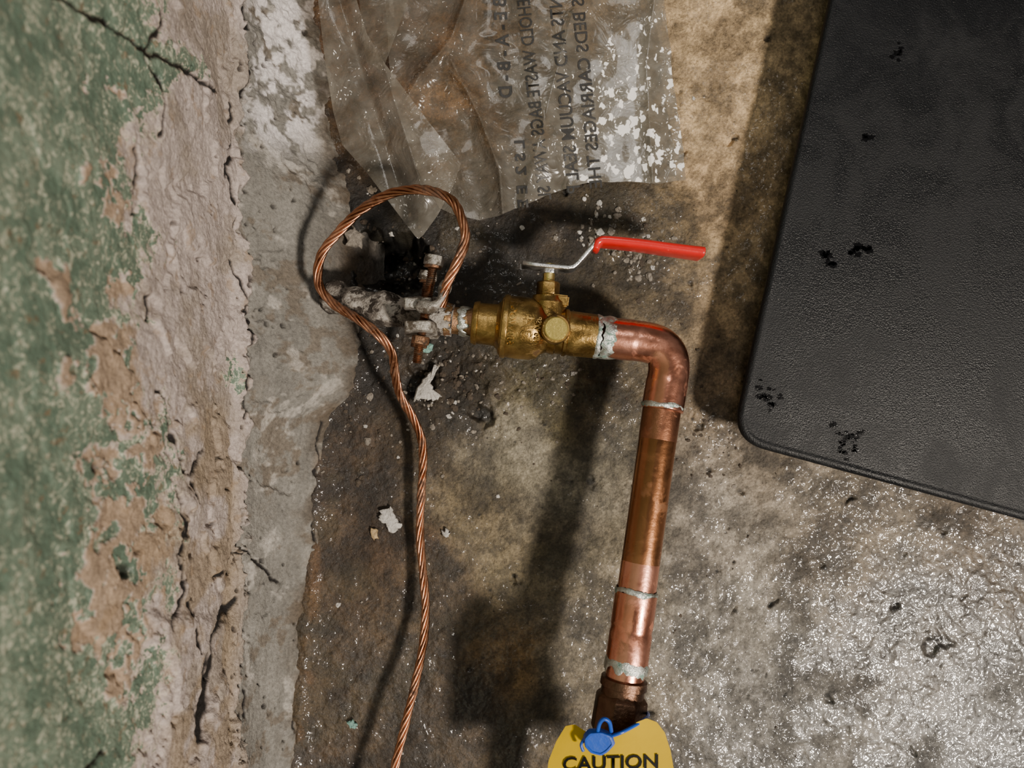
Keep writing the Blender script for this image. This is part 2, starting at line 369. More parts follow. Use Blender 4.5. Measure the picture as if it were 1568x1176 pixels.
# ---------------------------------------------------------------- generic builders
def sweep(name,pts,rad,mat,par=None,sides=40,caps=True,noise=0,nsc=200,seed=1):
    pts=[Vector(p) for p in pts]; n=len(pts)
    if not hasattr(rad,'__len__'): rad=[rad]*n
    T=[(pts[min(i+1,n-1)]-pts[max(i-1,0)]).normalized() for i in range(n)]
    up=Vector((0,0,1)) if abs(T[0].z)<.9 else Vector((1,0,0))
    N=(up-T[0]*up.dot(T[0])).normalized(); vs=[]
    for i in range(n):
        N=(N-T[i]*N.dot(T[i])).normalized(); B=T[i].cross(N)
        for j in range(sides):
            a=2*math.pi*j/sides
            r=rad[i]
            if noise: r+=noise*(float(fbm(pts[i].x+pts[i].y+math.cos(a)*.02,math.sin(a)*.02+pts[i].x,nsc,seed,3))-.5)
            vs.append(pts[i]+N*math.cos(a)*r+B*math.sin(a)*r)
    fs=[(i*sides+j,i*sides+(j+1)%sides,(i+1)*sides+(j+1)%sides,(i+1)*sides+j) for i in range(n-1) for j in range(sides)]
    if caps: fs+= [tuple(range(sides))[::-1],tuple((n-1)*sides+j for j in range(sides))]
    return obj(name,vs,fs,mat,True,par)
def sharp(o,ang=35):
    m=o.modifiers.new('split','EDGE_SPLIT'); m.split_angle=math.radians(ang); return o
def lathe(name,p0,d,prof,mat,par=None,sides=48,poly=None):
    """prof: (t,r) metres along d. poly: number of flats"""
    d=Vector(d).normalized(); up=Vector((0,0,1)) if abs(d.z)<.9 else Vector((1,0,0))
    N=(up-d*up.dot(d)).normalized(); B=d.cross(N); vs=[]
    k=poly or sides
    for t,r in prof:
        for j in range(k):
            a=2*math.pi*(j+.5)/k
            vs.append(Vector(p0)+d*t+(N*math.cos(a)+B*math.sin(a))*r)
    n=len(prof)
    fs=[(i*k+j,i*k+(j+1)%k,(i+1)*k+(j+1)%k,(i+1)*k+j) for i in range(n-1) for j in range(k)]
    fs+= [tuple(range(k))[::-1],tuple((n-1)*k+j for j in range(k))]
    o=obj(name,vs,fs,mat,True,par)
    if poly:
        b=o.modifiers.new('bev','BEVEL'); b.width=.0006; b.segments=2; b.limit_method='ANGLE'
    return sharp(o)
def solder(name,p,d,r,w,par,seed=1,h=.0006,mat=None):
    d=Vector(d).normalized(); N=Vector((0,0,1)); N=(N-d*N.dot(d)).normalized(); B=d.cross(N); k=64; rows=7; vs=[]
    for i in range(rows):
        q=i/(rows-1)
        for j in range(k):
            a=2*math.pi*j/k
            e0=-w/2+w*.9*(float(fbm(math.cos(a)*1.8+5,math.sin(a)*1.8+5,1.9,seed,3))-.5)
            e1= w/2+w*1.6*(float(fbm(math.cos(a)*1.8+5,math.sin(a)*1.8+5,1.9,seed+50,3))-.5)
            t=e0+(e1-e0)*q
            rr=r-.0001+h*math.sin(math.pi*q)*(0.7+.8*float(fbm(math.cos(a)*3,math.sin(a)*3+q,3,seed+9,2)))
            vs.append(Vector(p)+d*t+(N*math.cos(a)+B*math.sin(a))*rr)
    fs=[(i*k+j,i*k+(j+1)%k,(i+1)*k+(j+1)%k,(i+1)*k+j) for i in range(rows-1) for j in range(k)]
    return obj(name,vs,fs,mat or SOL,True,par)
def catmull(P,n=12):
    P=[Vector(p) for p in P]; P=[2*P[0]-P[1]]+P+[2*P[-1]-P[-2]]; out=[]
    for i in range(1,len(P)-2):
        a,b,c,d=P[i-1:i+3]
        for k in range(n):
            t=k/n; out.append(.5*((2*b)+(c-a)*t+(2*a-5*b+4*c-d)*t*t+(3*b-a-3*c+d)*t**3))
    out.append(P[-2]); return out
def box(name,c,ax,ay,az,sx,sy,sz,mat,par=None,bev=.001,noise=0):
    bm=bmesh.new(); bmesh.ops.create_cube(bm,size=1)
    for v in bm.verts:
        v.co=Vector(c)+Vector(ax)*v.co.x*sx+Vector(ay)*v.co.y*sy+Vector(az)*v.co.z*sz
    bmesh.ops.bevel(bm,geom=bm.edges[:],offset=bev,segments=3,affect='EDGES')
    me=bpy.data.meshes.new(name); bm.to_mesh(me); bm.free()
    for p in me.polygons: p.use_smooth=True
    o=link(bpy.data.objects.new(name,me)); me.materials.append(mat)
    if par: parent(o,par)
    return sharp(o,40)

# ---------------------------------------------------------------- pipe run
ZP=.052
A0=W(690,490,ZP); A1=W(930,517,ZP); AX=(A1-A0).normalized(); UP=Vector((0,0,1)); SIDE=UP.cross(AX).normalized()  # SIDE ~ +Y
def along(u): # point on valve axis at given survey column
    t=(u-690)/240.0; return A0+(A1-A0)*t
mm=.00039   # metres per survey px at valve height
pipe=empty('copper_water_pipe',W(1000,750,ZP))
stub=empty('lead_service_pipe',W(600,475,.045))
pts=catmull([W(505,452,.030),W(535,463,.036),W(570,470,.042),W(620,479,.047),W(660,486,ZP),W(694,490.5,ZP)],10)
rr=[.0098+.0012*math.sin(i*.6)*(1 if i<40 else .3) for i in range(len(pts))]
sweep('pipe_stub',pts,rr,LEAD,stub,40,True,.0032,230,5)
c=[along(925),along(955),along(985),W(1008,530,ZP),W(1021,545,ZP),W(1024,566,ZP),W(1019,598,ZP+.001),W(1014,628,ZP+.002)]
cp=catmull(c,8)
r=[]
for i,p in enumerate(cp):
    q=i/(len(cp)-1); e=min(q,1-q)
    r.append(.01255 if e<.2 else .0123)
sweep('elbow',cp,r,COPB,pipe,56)
pa=W(1014,622,ZP+.002); pb=W(945,1120,.072); pd=(pb-pa).normalized(); Lp=(pb-pa).length
def pv(v): # point on long pipe at survey row
    t=(v-622)/(1120-622); return pa+(pb-pa)*t
lathe('long_tube',pv(600),pd,[(0,.0113),((pv(900)-pv(600)).length,.0113)],COP,pipe,64)
lathe('tube_band',pv(628),pd,[(0,.01138),(.001,.01145),((pv(676)-pv(628)).length,.01135)],m_metal('flux_stained_copper',(.48,.21,.12),(.3,.13,.07),(.25,.45),70,dirt=(.17,.08,.05)),pipe,64)
lc=(pv(912)-pv(868)).length
lathe('tube_bright_end',pv(866),pd,[(0,.01135),(lc,.01135)],COPB,pipe,64)
lc=(pv(1024)-pv(912)).length
lathe('coupling',pv(912),pd,[(0,.0115),(.0004,.0124),(lc*.45,.0124),(lc*.47,.0121),(lc*.53,.0121),(lc*.55,.0124),(lc-.0004,.0124),(lc,.0115)],COPB,pipe,64)
lathe('tube_tail',pv(1020),pd,[(0,.0112),((pv(1060)-pv(1020)).length,.0112)],COPB,pipe,64)
solder('solder_elbow_valve',along(927),AX,.0127,.007,pipe,3)
solder('solder_elbow_valve_b',along(914),AX,.0130,.003,pipe,8)
solder('solder_elbow_tube',pv(622),pd,.0124,.0032,pipe,4)
solder('solder_coupling_top',pv(911),pd,.0121,.0038,pipe,5)
solder('solder_coupling_low',pv(1022),pd,.0124,.0062,pipe,11)
lathe('union_collar',pv(1040),pd,[(0,.0118),(.0006,.0135),(.005,.0137),(.0055,.0125),(.010,.0128)],NUT,pipe,56)
lathe('union_nut',pv(1062),pd,[(0,.0125),(.003,.0155),(.022,.0160),(.024,.0135),(.03,.0135)],NUT,pipe,poly=8)
lathe('tube_onward',pv(1110),pd,[(0,.0112),(.35,.0112)],COP,pipe,48)

# ---------------------------------------------------------------- ball valve
valve=empty('ball_valve',along(800))
def vl(name,u0,prof,mat=BRA,poly=None):
    return lathe(name,along(u0),AX,[(t*mm,r*mm) for t,r in prof],mat,valve,64,poly)
vl('inlet_joint',680,[(0,24),(3,26),(12,25),(14,21),(32,21),(46,22)],m_metal('crusty_brass',(.3,.19,.08),(.45,.26,.16),(.35,.6),120,.0008,dirt=(.1,.06,.03)))
solder('inlet_solder',along(710),AX,22.5*mm,.006,valve,17)
vl('inlet_socket',723,[(0,28),(1,32),(6,34),(9,34),(10,32),(34,32.5),(46,34)])
vl('valve_body',764,[(-4,34),(0,37),(3,45),(8,47.5),(30,48.5),(52,48),(62,45),(68,38),(74,35),(78,34)])
vl('body_flange',768,[(0,44),(1.5,48.5),(6,49.5),(9,49),(10,46.5)])
vl('outlet_collar',838,[(0,34),(12,36),(14,34),(24,34),(26,37),(30,37),(32,34)])
vl('outlet_socket',866,[(0,32),(2,34.5),(8,35),(44,34),(50,33.5),(52,30)])
lathe('drain_cap_stem',along(848)+UP*.010,UP,[(0,.0085),(.0115,.0085),(.0125,.0078)],BRA,valve,40)
lathe('drain_cap',along(848)+UP*.0215,UP,[(0,.0062),(.0006,.0068),(.0030,.0068),(.0035,.0062)],m_plain('cap_brass',(.42,.33,.09),.35,.6,300,.12,.0003),valve,40)
nk=along(836); nd=(SIDE+AX*-.06).normalized()
lathe('bonnet',nk,nd,[(.004,.0118),(.0170,.0112),(.0190,.0096),(.021,.0090)],BRA,valve,40)
box('bonnet_lug',nk+nd*.0185+AX*.0075,AX,SIDE,UP,.010,.007,.014,BRA,valve)
lathe('packing_nut',nk+nd*.0205,nd,[(0,.0065),(.0008,.0072),(.0085,.0072),(.0095,.0062)],BRA,valve,poly=6)
lathe('stem',nk+nd*.028,nd,[(0,.0036),(.0125,.0036)],BRB,valve,24)
lathe('stem_nut',nk+nd*.0345,nd,[(0,.0055),(.0045,.0055)],STEEL,valve,poly=6)
def strip(name,pts,thick,wid,mat,par,rnd=.4,taper=None):
    pts=[Vector(p) for p in pts]; n=len(pts); vs=[]; k=20
    for i,p in enumerate(pts):
        T=(pts[min(i+1,n-1)]-pts[max(i-1,0)]); T.z=0; T.normalize(); Nn=Vector((-T.y,T.x,0))
        th=thick*(taper[i] if taper else 1); wd=wid*(taper[i]**.5 if taper else 1)
        for j in range(k):
            a=2*math.pi*j/k; ca,sa=math.cos(a),math.sin(a)
            e=rnd
            vs.append(p+Nn*(math.copysign(abs(ca)**e,ca)*th/2)+UP*(math.copysign(abs(sa)**e,sa)*wd/2))
    fs=[(i*k+j,i*k+(j+1)%k,(i+1)*k+(j+1)%k,(i+1)*k+j) for i in range(n-1) for j in range(k)]
    fs+= [tuple(range(k))[::-1],tuple((n-1)*k+j for j in range(k))]
    return obj(name,vs,fs,mat,True,par)
ZL=ZP
lp=[W(800,405.5,ZL),W(820,408,ZL),W(850,411,ZL),W(868,412.5,ZL),W(876,411.5,ZL),W(882,407,ZL),W(896,391,ZL),W(908,377,ZL),W(914,371,ZL),W(922,367.5,ZL),W(950,371,ZL),W(1050,382,ZL)]
strip('lever_plate',lp,.0030,.017,STEEL,valve,.35)
gp=[W(910,384,ZL),W(913,375,ZL),W(919,371,ZL),W(928,371,ZL),W(950,373,ZL),W(985,377,ZL),W(1020,382,ZL),W(1050,386,ZL),W(1066,388,ZL),W(1072,389,ZL),W(1075,389.5,ZL)]
gp=catmull(gp,5); tp=[min(1,.75+.3*i/len(gp)) if i<len(gp)-8 else 1.0-((i-len(gp)+8)/8)**3*.6 for i in range(len(gp))]
strip('lever_grip',gp,.0072,.021,RED,valve,.62,tp)
def textmesh(s,size,extr=0.0,bold=0.0):
    cu=bpy.data.curves.new('t','FONT'); cu.body=s; cu.size=size; cu.extrude=extr; cu.offset=bold; cu.align_x='CENTER'; cu.align_y='CENTER'; cu.resolution_u=3
    o=bpy.data.objects.new('t',cu); link(o); bpy.context.view_layer.update()
    dg=bpy.context.evaluated_depsgraph_get(); me=bpy.data.meshes.new_from_object(o.evaluated_get(dg))
    bpy.data.objects.remove(o); return me
def castletters(s,size,u,ang0,name):
    me=textmesh(s,size,.0004); R=48.2*mm
    for v in me.vertices:
        x,y,z=v.co
        a=ang0+x/R
        v.co=along(u)+AX*y+(UP*math.cos(a)+SIDE*math.sin(a))*(R+z+.0003)
    o=link(bpy.data.objects.new(name,me)); me.materials.append(BRA); parent(o,valve)
castletters('3/4',.0100,806,-.02,'casting_text_size')
castletters('600WOG',.0062,783,-.02,'casting_text_rating')
castletters('150 WSP',.0042,822,-.1,'casting_text_mark')

# ---------------------------------------------------------------- ground clamp
clamp=empty('ground_clamp',W(650,487,ZP))
bd=(W(638,555,.074)-W(665,400,.074)); bdn=bd.normalized()
def jaw(name,cy,sgn,x0,x1,zlo,zhi):
    n=18; vs=[];fs=[]; 
    c=W((x0+x1)/2,487,ZP)
    for i in range(n+1):
        q=i/n; z=zlo+(zhi-zlo)*q; dz=(z-ZP)
        inner=max(.0,math.sqrt(max(0,.0098**2-dz*dz))) 
        inn=max(inner,.0035); out=max(inn+.0030,.0085+.0032*math.cos(dz/.02))
        hw=(x1-x0)/2*mm*(1-.25*abs(2*q-1)**3)
        for X in (-hw,hw):
            vs.append(c+Vector((X,sgn*inn,z-ZP))); vs.append(c+Vector((X,sgn*out,z-ZP)))
    for i in range(n):
        a=i*4;b=a+4
        for p,q_ in ((0,1),(1,3),(3,2),(2,0)): fs.append((a+p,a+q_,b+q_,b+p))
    fs+=[(0,2,3,1),(n*4,n*4+1,n*4+3,n*4+2)]
    o=obj(name,vs,fs,ZINC,True,clamp); bm=bmesh.new(); bm.from_mesh(o.data); bmesh.ops.recalc_face_normals(bm,faces=bm.faces); bm.to_mesh(o.data); bm.free()
    b=o.modifiers.new('b','BEVEL'); b.width=.0012; b.segments=3; b.limit_method='ANGLE'
jaw('jaw_a',0,1,622,674,ZP-.023,ZP+.026); jaw('jaw_b',0,-1,624,672,ZP-.023,ZP+.026)
sweep('wire_lug',catmull([W(640,468,.078),W(660,470,.080),W(674,460,.080),W(680,445,.078),W(684,432,.076)],6),[.0030+.0008*math.sin(i*.4) for i in range(25)],ZINC,clamp,20,True,.001)
for nme,dz in (('bolt_near',.019),('bolt_far',-.019)):
    z=ZP+dz; p0=W(664,402,z)if dz>0 else W(655,425,z); p1=W(638,556,z); d_=(p1-p0).normalized(); L=(p1-p0).length
    pr=[(-.0035,.0042),(-.003,.0050),(0,.0050),(.0032,.0050),(.0034,.0028)]; t=.0034
    while t<L: pr+=[(t,.0022),(t+.0006,.0029)]; t+=.0012
    lathe(nme,p0,d_,pr,RUST,clamp,24)
    lathe(nme+'_head',p0-d_*.0006,d_,[(-.0036,.0035),(-.0033,.0052),(-.001,.0058),(.0022,.0058),(.0026,.0045)],ZINC,clamp,32)
    lathe(nme+'_nut',p0+d_*(L*.73),d_,[(0,.0048),(.0005,.0053),(.0045,.0053),(.005,.0048)],RUST,clamp,poly=6)
box('bolt_slot',W(664,402,ZP+.019+.0)-bdn*.0035,bdn.cross(UP),bdn,UP,.002,.001,.009,BLK,clamp,.0002)

# ---------------------------------------------------------------- stranded ground wire
wp=[W(676,470,.078),W(684,436,.080),W(700,402,.082),W(712,368,.082),W(708,338,.082),W(693,308,.080),W(662,293,.076),W(625,291,.070),W(590,300,.066),W(552,322,.062),W(518,356,.058),W(495,385,.055),W(487,415,.052),W(491,442,.052),W(512,466,.055),W(545,487,.060),W(580,513,.062),W(600,540,.055),W(605,572,.045),W(613,606,.036),W(630,636,.028),W(644,668,.022),W(648,705,.018),W(645,760,.016),W(643,820,.015),W(648,880,.016),W(652,930,.018),W(648,985,.021),W(636,1045,.025),W(618,1120,.030),W(604,1180,.033),W(585,1300,.038),W(575,1500,.03)]
path=catmull(wp,14)
cum=[0]
for a,b in zip(path[:-1],path[1:]): cum.append(cum[-1]+(b-a).length)
tot=cum[-1]; n=int(tot/.0011); arr=np.array([tuple(p) for p in path]); tt=np.linspace(0,tot,n)
pp=[Vector((np.interp(t,cum,arr[:,0]),np.interp(t,cum,arr[:,1]),np.interp(t,cum,arr[:,2]))) for t in tt]
vs=[];fs=[];sr=.00098; pitch=.046; ks=8; RC=.0019
T=[(pp[min(i+1,n-1)]-pp[max(i-1,0)]).normalized() for i in range(n)]
N=Vector((0,0,1)); fr=[]
for i in range(n):
    N=(N-T[i]*N.dot(T[i])).normalized(); fr.append((N.copy(),T[i].cross(N)))
ns=6
for k_ in range(ns+1):
    base=len(vs)
    for i in range(n):
        Nn,B=fr[i]; loose=1+.10*math.sin(tt[i]*60+k_*1.7)
        if k_==ns: c_=pp[i]; rs=.0009
        else:
            a=2*math.pi*(k_/ns+tt[i]/pitch)+.25*math.sin(tt[i]*90); c_=pp[i]+(Nn*math.cos(a)+B*math.sin(a))*RC*loose; rs=sr
        for j in range(ks):
            b=2*math.pi*j/ks; vs.append(c_+Nn*math.cos(b)*rs+B*math.sin(b)*rs)
    for i in range(n-1):
        for j in range(ks): fs.append((base+i*ks+j,base+i*ks+(j+1)%ks,base+(i+1)*ks+(j+1)%ks,base+(i+1)*ks+j))
obj('copper_ground_wire',vs,fs,WIRE,True)

# ---------------------------------------------------------------- rubber mat (raised platform)
ZM=.038
def q(u,v,z=ZM): return W(u,v,z)
cA=q(1277,-5); cB=q(1127,672); cC=q(1640,812); 
e1=(cA-cB).normalized(); e2=(cC-cB).normalized()
cA2=cB+e1*.42; cC2=cB+e2*.36; cD=cB+e1*.42+e2*.36
def rounded(corners,rad,n=14):
    out=[]; m=len(corners)
    for i in range(m):
        p=corners[i]; a=(corners[i-1]-p).normalized(); b=(corners[(i+1)%m]-p).normalized()
        p0=p+a*rad; p1=p+b*rad
        for k in range(n+1):
            t=k/n; out.append((1-t)**2*p0+2*(1-t)*t*p+t*t*p1)
    return out
ol=rounded([cB,cC2,cD,cA2],.020)
def inset(ol,d):
    m=len(ol); out=[]
    for i in range(m):
        T=(ol[(i+1)%m]-ol[i-1]); T.normalize(); Nn=Vector((-T.y,T.x,0))
        out.append(ol[i]+Nn*d)
    return out
rows=[(.0,-.036),(.0,-.0065),(-.0000,-.0055),(-.0015,-.005),(-.0018,-.0025),(-.0010,-.001),(.0006,-.0002),(.0022,.0),(.0030,-.0005),(.0042,-.0005)]
vs=[];m=len(ol)
for d_,z in rows:
    base=inset(ol,d_ if z>-.02 else .012)
    vs+=[Vector((p.x,p.y,ZM+z)) for p in base]
fs=[(i*m+j,i*m+(j+1)%m,(i+1)*m+(j+1)%m,(i+1)*m+j) for i in range(len(rows)-1) for j in range(m)]
fs.append(tuple((len(rows)-1)*m+j for j in range(m)))
mat_=obj('black_rubber_platform',vs,fs,MMAT,True); sharp(mat_,50)
def blob(name,u,v,ru,rv,z,mat,par,seed):
    vs=[];k=40
    for j in range(k):
        a=2*math.pi*j/k; f=.3+1.4*float(fbm(math.cos(a)*2+9,math.sin(a)*2+9,1.6,seed,3))
        p=W(u+math.cos(a)*ru*f,v+math.sin(a)*rv*f,z); vs.append(p)
    o=obj(name,vs,[tuple(range(k))[::-1]],mat,False,par); return o
for i in range(70):
    cu,cv,sp=random.choice([(1290,680,24),(1296,684,18),(1300,664,20),(1268,398,14),(1315,380,16),(1172,600,18),(1178,615,12),(1325,210,8),(1375,80,10)])
    s_=random.uniform(1.0,5)
    blob('water_spot_%d'%i,cu+random.gauss(0,sp*.6),cv+random.gauss(0,sp*.5),s_*1.4,s_,ZM-.0004,WETM,mat_,i)

# ---------------------------------------------------------------- plastic film
def interp_curve(P,t):
    P=np.array(P,float); s=np.r_[0,np.cumsum(np.hypot(*np.diff(P,axis=0).T))]; s/=s[-1]
    return np.interp(t,s,P[:,0]),np.interp(t,s,P[:,1])
def coons(top,bot,left,right,n,m):
    a=np.linspace(0,1,n)[:,None]; b=np.linspace(0,1,m)[None,:]
    out=[]
    T=interp_curve(top,a[:,0]);Bt=interp_curve(bot,a[:,0]);Lf=interp_curve(left,b[0]);Rg=interp_curve(right,b[0])
    for k in range(2):
        t=T[k][:,None];bb=Bt[k][:,None];l=Lf[k][None,:];r=Rg[k][None,:]
        c00=T[k][0];c10=T[k][-1];c01=Bt[k][0];c11=Bt[k][-1]
        out.append((1-b)*t+b*bb+(1-a)*l+a*r-((1-a)*(1-b)*c00+a*(1-b)*c10+(1-a)*b*c01+a*b*c11))
    return out
def ridge(u,v,pts,w): return np.exp(-(polydist(u,v,pts)/w)**2)
def crease(u,v,pts,w): return np.exp(-polydist(u,v,pts)/w)
def zsheet(u,v):
    x=u/2300.;y=v/2300.
    z=.0085+(fbm(x,y,22,201,3)-.5)*.009*(1-ss(880,1000,u)*.6)
    z=z+np.abs(fbm(x,y,30,203,2)-.5)*.010*(1-ss(760,900,u))
    z=z+.010*crease(u,v,[(735,-60),(690,60),(640,120),(600,190)],12)+.008*crease(u,v,[(690,90),(735,180),(765,260),(770,325)],10)
    z=z+.004*crease(u,v,[(640,110),(690,110),(730,150)],9)+.004*crease(u,v,[(900,-60),(850,120),(800,320)],20)
    z=z+.003*crease(u,v,[(1010,-60),(990,100),(1000,280)],14)
    return z+(1-ss(560,680,u))*.008
su,sv=coons([(565,-160),(800,-160),(1000,-160)],[(672,318),(700,330),(735,337),(765,330),(800,316),(850,294),(900,281),(960,278),(1010,280),(1051,275)],
   [(565,-160),(590,0),(600,150),(640,260),(672,318)],[(1000,-160),(1018,10),(1030,110),(1040,190),(1051,275)],250,230)
su=su+(fbm(su/2300,sv/2300,60,207,3)-.5)*5; sv=sv+(fbm(su/2300,sv/2300,60,208,3)-.5)*5
zz=zsheet(su,sv)
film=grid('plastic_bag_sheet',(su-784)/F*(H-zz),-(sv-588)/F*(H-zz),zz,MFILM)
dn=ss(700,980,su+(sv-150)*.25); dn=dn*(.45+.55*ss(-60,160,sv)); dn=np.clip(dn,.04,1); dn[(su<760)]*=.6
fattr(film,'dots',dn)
fu,fv=coons([(480,-160),(520,-160),(560,-160)],[(636,362),(641,366),(648,360)],[(480,-160),(487,0),(497,90),(510,170),(524,222),(560,262),(600,315),(636,362)],
   [(560,-160),(540,-20),(562,52),(590,98),(640,165),(706,250),(694,285),(670,330),(648,360)],110,220)
fz=.026+(fbm(fu/2300,fv/2300,20,211,3)-.5)*.008+.006*crease(fu,fv,[(560,0),(600,140),(650,300)],22)-.004*ridge(fu,fv,[(520,0),(575,170),(625,330)],10)+.012*(1-ss(0,200,fv))
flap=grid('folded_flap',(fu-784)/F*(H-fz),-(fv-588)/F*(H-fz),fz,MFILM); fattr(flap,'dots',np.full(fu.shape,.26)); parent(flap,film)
hu,hv=coons([(545,-160),(600,-160),(650,-160)],[(560,95),(572,100),(585,110)],[(545,-160),(550,0),(560,95)],[(650,-160),(625,0),(600,70),(585,110)],60,90)
hz=.030+(fbm(hu/2300,hv/2300,30,221,3)-.5)*.012
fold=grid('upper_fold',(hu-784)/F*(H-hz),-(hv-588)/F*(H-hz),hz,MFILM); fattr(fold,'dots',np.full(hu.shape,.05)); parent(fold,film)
def sheettext(s,size_px,u0,v0,u1,v1,name,bold=.012):
    me=textmesh(s,1.0,0,bold); co=np.zeros(len(me.vertices)*3); me.vertices.foreach_get('co',co); co=co.reshape(-1,3)
    xmin,xmax=co[:,0].min(),co[:,0].max(); L=math.hypot(u1-u0,v1-v0)
    du,dv=(u1-u0)/L,(v1-v0)/L
    s_=L/(xmax-xmin); a=(co[:,0]-xmin)*s_; b=co[:,1]*size_px
    u=u0+du*a-dv*b; v=v0+dv*a+du*b       # mirrored print seen through the bag
    z=zsheet(u,v)+.0005
    out=np.stack([(u-784)/F*(H-z),-(v-588)/F*(H-z),z],-1); me.vertices.foreach_set('co',out.ravel()); me.update()
    o=link(bpy.data.objects.new(name,me)); me.materials.append(INK); parent(o,film)
sheettext('- A - B E - A - B - D',28,762,-60,776,150,'print_heading',.03)
sheettext('HOUSEHOLD WASTE BAGS AWAY SL',28,796,-60,836,306,'print_line_a',.012)
sheettext('INFANTS AND VACUUM SEAL P',28,846,-60,880,296,'print_line_b',.012)
sheettext('CRIBS BEDS CARRIAGES THE',27,880,-60,914,288,'print_line_c',.012)
sheettext('L S 2  E E',22,796,215,802,318,'print_line_d',.03)

# ---------------------------------------------------------------- tag and seal
tag=empty('caution_tag',W(935,1150,.09))
ZT=.094
tu,tv=coons([(866,1112),(880,1109),(900,1122),(925,1132),(950,1124),(975,1106),(990,1100),(1006,1106),(1018,1122)],[(822,1330),(1052,1330)],
  [(866,1112),(852,1135),(840,1165),(822,1330)],[(1018,1122),(1027,1150),(1032,1180),(1052,1330)],60,60)
a=np.linspace(0,1,60)[:,None]
def tagz(u,v): return ZT+.005*np.cos((u-935)/95*2.2)*np.exp(-np.clip(v-1105,0,None)/60.)-.004*ss(1180,1330,v)
tz_=tagz(tu,tv)+0*a
grid('tag_card',(tu-784)/F*(H-tz_),-(tv-588)/F*(H-tz_),tz_,YEL); parent(bpy.data.objects['tag_card'],tag)
me=textmesh('CAUTION',1.0,0,.02); co=np.zeros(len(me.vertices)*3); me.vertices.foreach_get('co',co); co=co.reshape(-1,3)
xmn,xmx=co[:,0].min(),co[:,0].max()
u=862+(co[:,0]-xmn)/(xmx-xmn)*146; v=1172-co[:,1]*30-(u-860)*.035
z=tagz(u,v)+.0008
me.vertices.foreach_set('co',np.stack([(u-784)/F*(H-z),-(v-588)/F*(H-z),z],-1).ravel()); me.update()
o=link(bpy.data.objects.new('tag_lettering',me)); me.materials.append(BLK); parent(o,tag)
zs_=.101; c0=W(916,1136,zs_)
sh=[(-22,-8),(-14,-17),(4,-18),(20,-12),(25,0),(14,12),(4,18),(-12,14),(-21,4)]
poly=rounded([c0+Vector((x*.00036,-y*.00036,0)) for x,y in sh][::-1],.0012,4)
m=len(poly); vs=[]
cc=sum(poly,Vector())/m
for dz,sc_ in ((-.0028,.9),(-.0022,1),(.0022,1),(.0028,.94),(.0029,.8),(.0024,.76)):
    vs+=[cc+(p-cc)*sc_+Vector((0,0,dz)) for p in poly]
fs=[(i*m+j,i*m+(j+1)%m,(i+1)*m+(j+1)%m,(i+1)*m+j) for i in range(5) for j in range(m)]+[tuple(5*m+j for j in range(m)),tuple(range(m))[::-1]]
sharp(obj('seal_body',vs,fs,BLU,True,tag),40)
sweep('seal_loop',catmull([W(914,1126,zs_),W(918,1108,zs_+.003),W(925,1101,zs_+.004),W(933,1106,zs_+.003),W(936,1120,zs_)],8),.0011,BLU,tag,12)
sweep('seal_tie',catmull([W(934,1128,zs_),W(955,1120,.102),W(985,1103,.092),W(992,1092,.075),W(975,1082,.062)],8),.0009,BLU,tag,12)
sweep('seal_tail',catmull([W(896,1130,zs_),W(890,1140,zs_),W(893,1150,zs_)],6),.0009,BLU,tag,12)

# ---------------------------------------------------------------- debris
def lumps(name,items,mats,flat=.6):
    vs=[];fs=[];mi=[]
    bm=bmesh.new(); bmesh.ops.create_icosphere(bm,subdivisions=2,radius=1); iv=[v.co.copy() for v in bm.verts]; jf=[tuple(v.index for v in f.verts) for f in bm.faces]; bm.free()
    X=np.array([W(u,v,0).x for u,v,s,m_ in items]);Y=np.array([W(u,v,0).y for u,v,s,m_ in items]); Z=floor_h(X,Y)
    for (u,v,s,m_),x,y,z in zip(items,X,Y,Z):
        base=len(vs); a=random.uniform(0,6.28); sx,sy,sz=s*random.uniform(.6,1.3),s*random.uniform(.6,1.1),s*random.uniform(.35,.8)*flat*1.4
        off=random.random()*50
        for c_ in iv:
            k_=.5+1.0*float(vnoise(c_.x*1.7+off,c_.y*1.7+c_.z*2.1,3))
            px1,py1=c_.x*sx*k_,c_.y*sy*k_
            vs.append((x+px1*math.cos(a)-py1*math.sin(a),y+px1*math.sin(a)+py1*math.cos(a),z+sz*.35+c_.z*sz*k_))
        fs+=[tuple(base+i for i in f) for f in jf]; mi+=[m_]*len(jf)
    o=obj(name,vs,fs,None,False)
    for mt in mats: o.data.materials.append(mt)
    o.data.polygons.foreach_set('material_index',mi)
    return o
px1=.00044
it=[]
def scat(n,cu,cv,su_,sv_,smin,smax,mw):
    for _ in range(n):
        u=random.gauss(cu,su_);v=random.gauss(cv,sv_)
        if u<base_u(v)+6: continue
        it.append((u,v,(smin+(smax-smin)*random.random()**2.2)*px1,random.choices([0,1,2],mw)[0]))
scat(100,930,350,34,24,1,5.5,(6,3,2)); scat(80,965,400,30,26,1,5.5,(6,4,1)); scat(110,700,575,45,40,1,6,(4,6,1)); scat(60,600,640,45,60,1,4.5,(3,6,.5))
scat(90,780,500,110,70,.8,4,(4,6,.4)); scat(70,860,590,70,40,.8,4,(4,6,.4)); scat(50,545,320,20,90,1.5,6,(3,4,1)); scat(60,540,620,30,60,1.5,6,(3,5,.6))
scat(90,1080,660,60,70,.8,4,(4,6,.3)); scat(50,600,400,40,35,2,6,(1,8,.4))
for _ in range(500):
    u=random.uniform(470,1250);v=random.uniform(280,1200)
    if u<base_u(v)+5: continue
    it.append((u,v,random.uniform(.5,1.0+1.6*random.random()**2)*px1,random.choices([0,1,2],(3,8,.25))[0]))
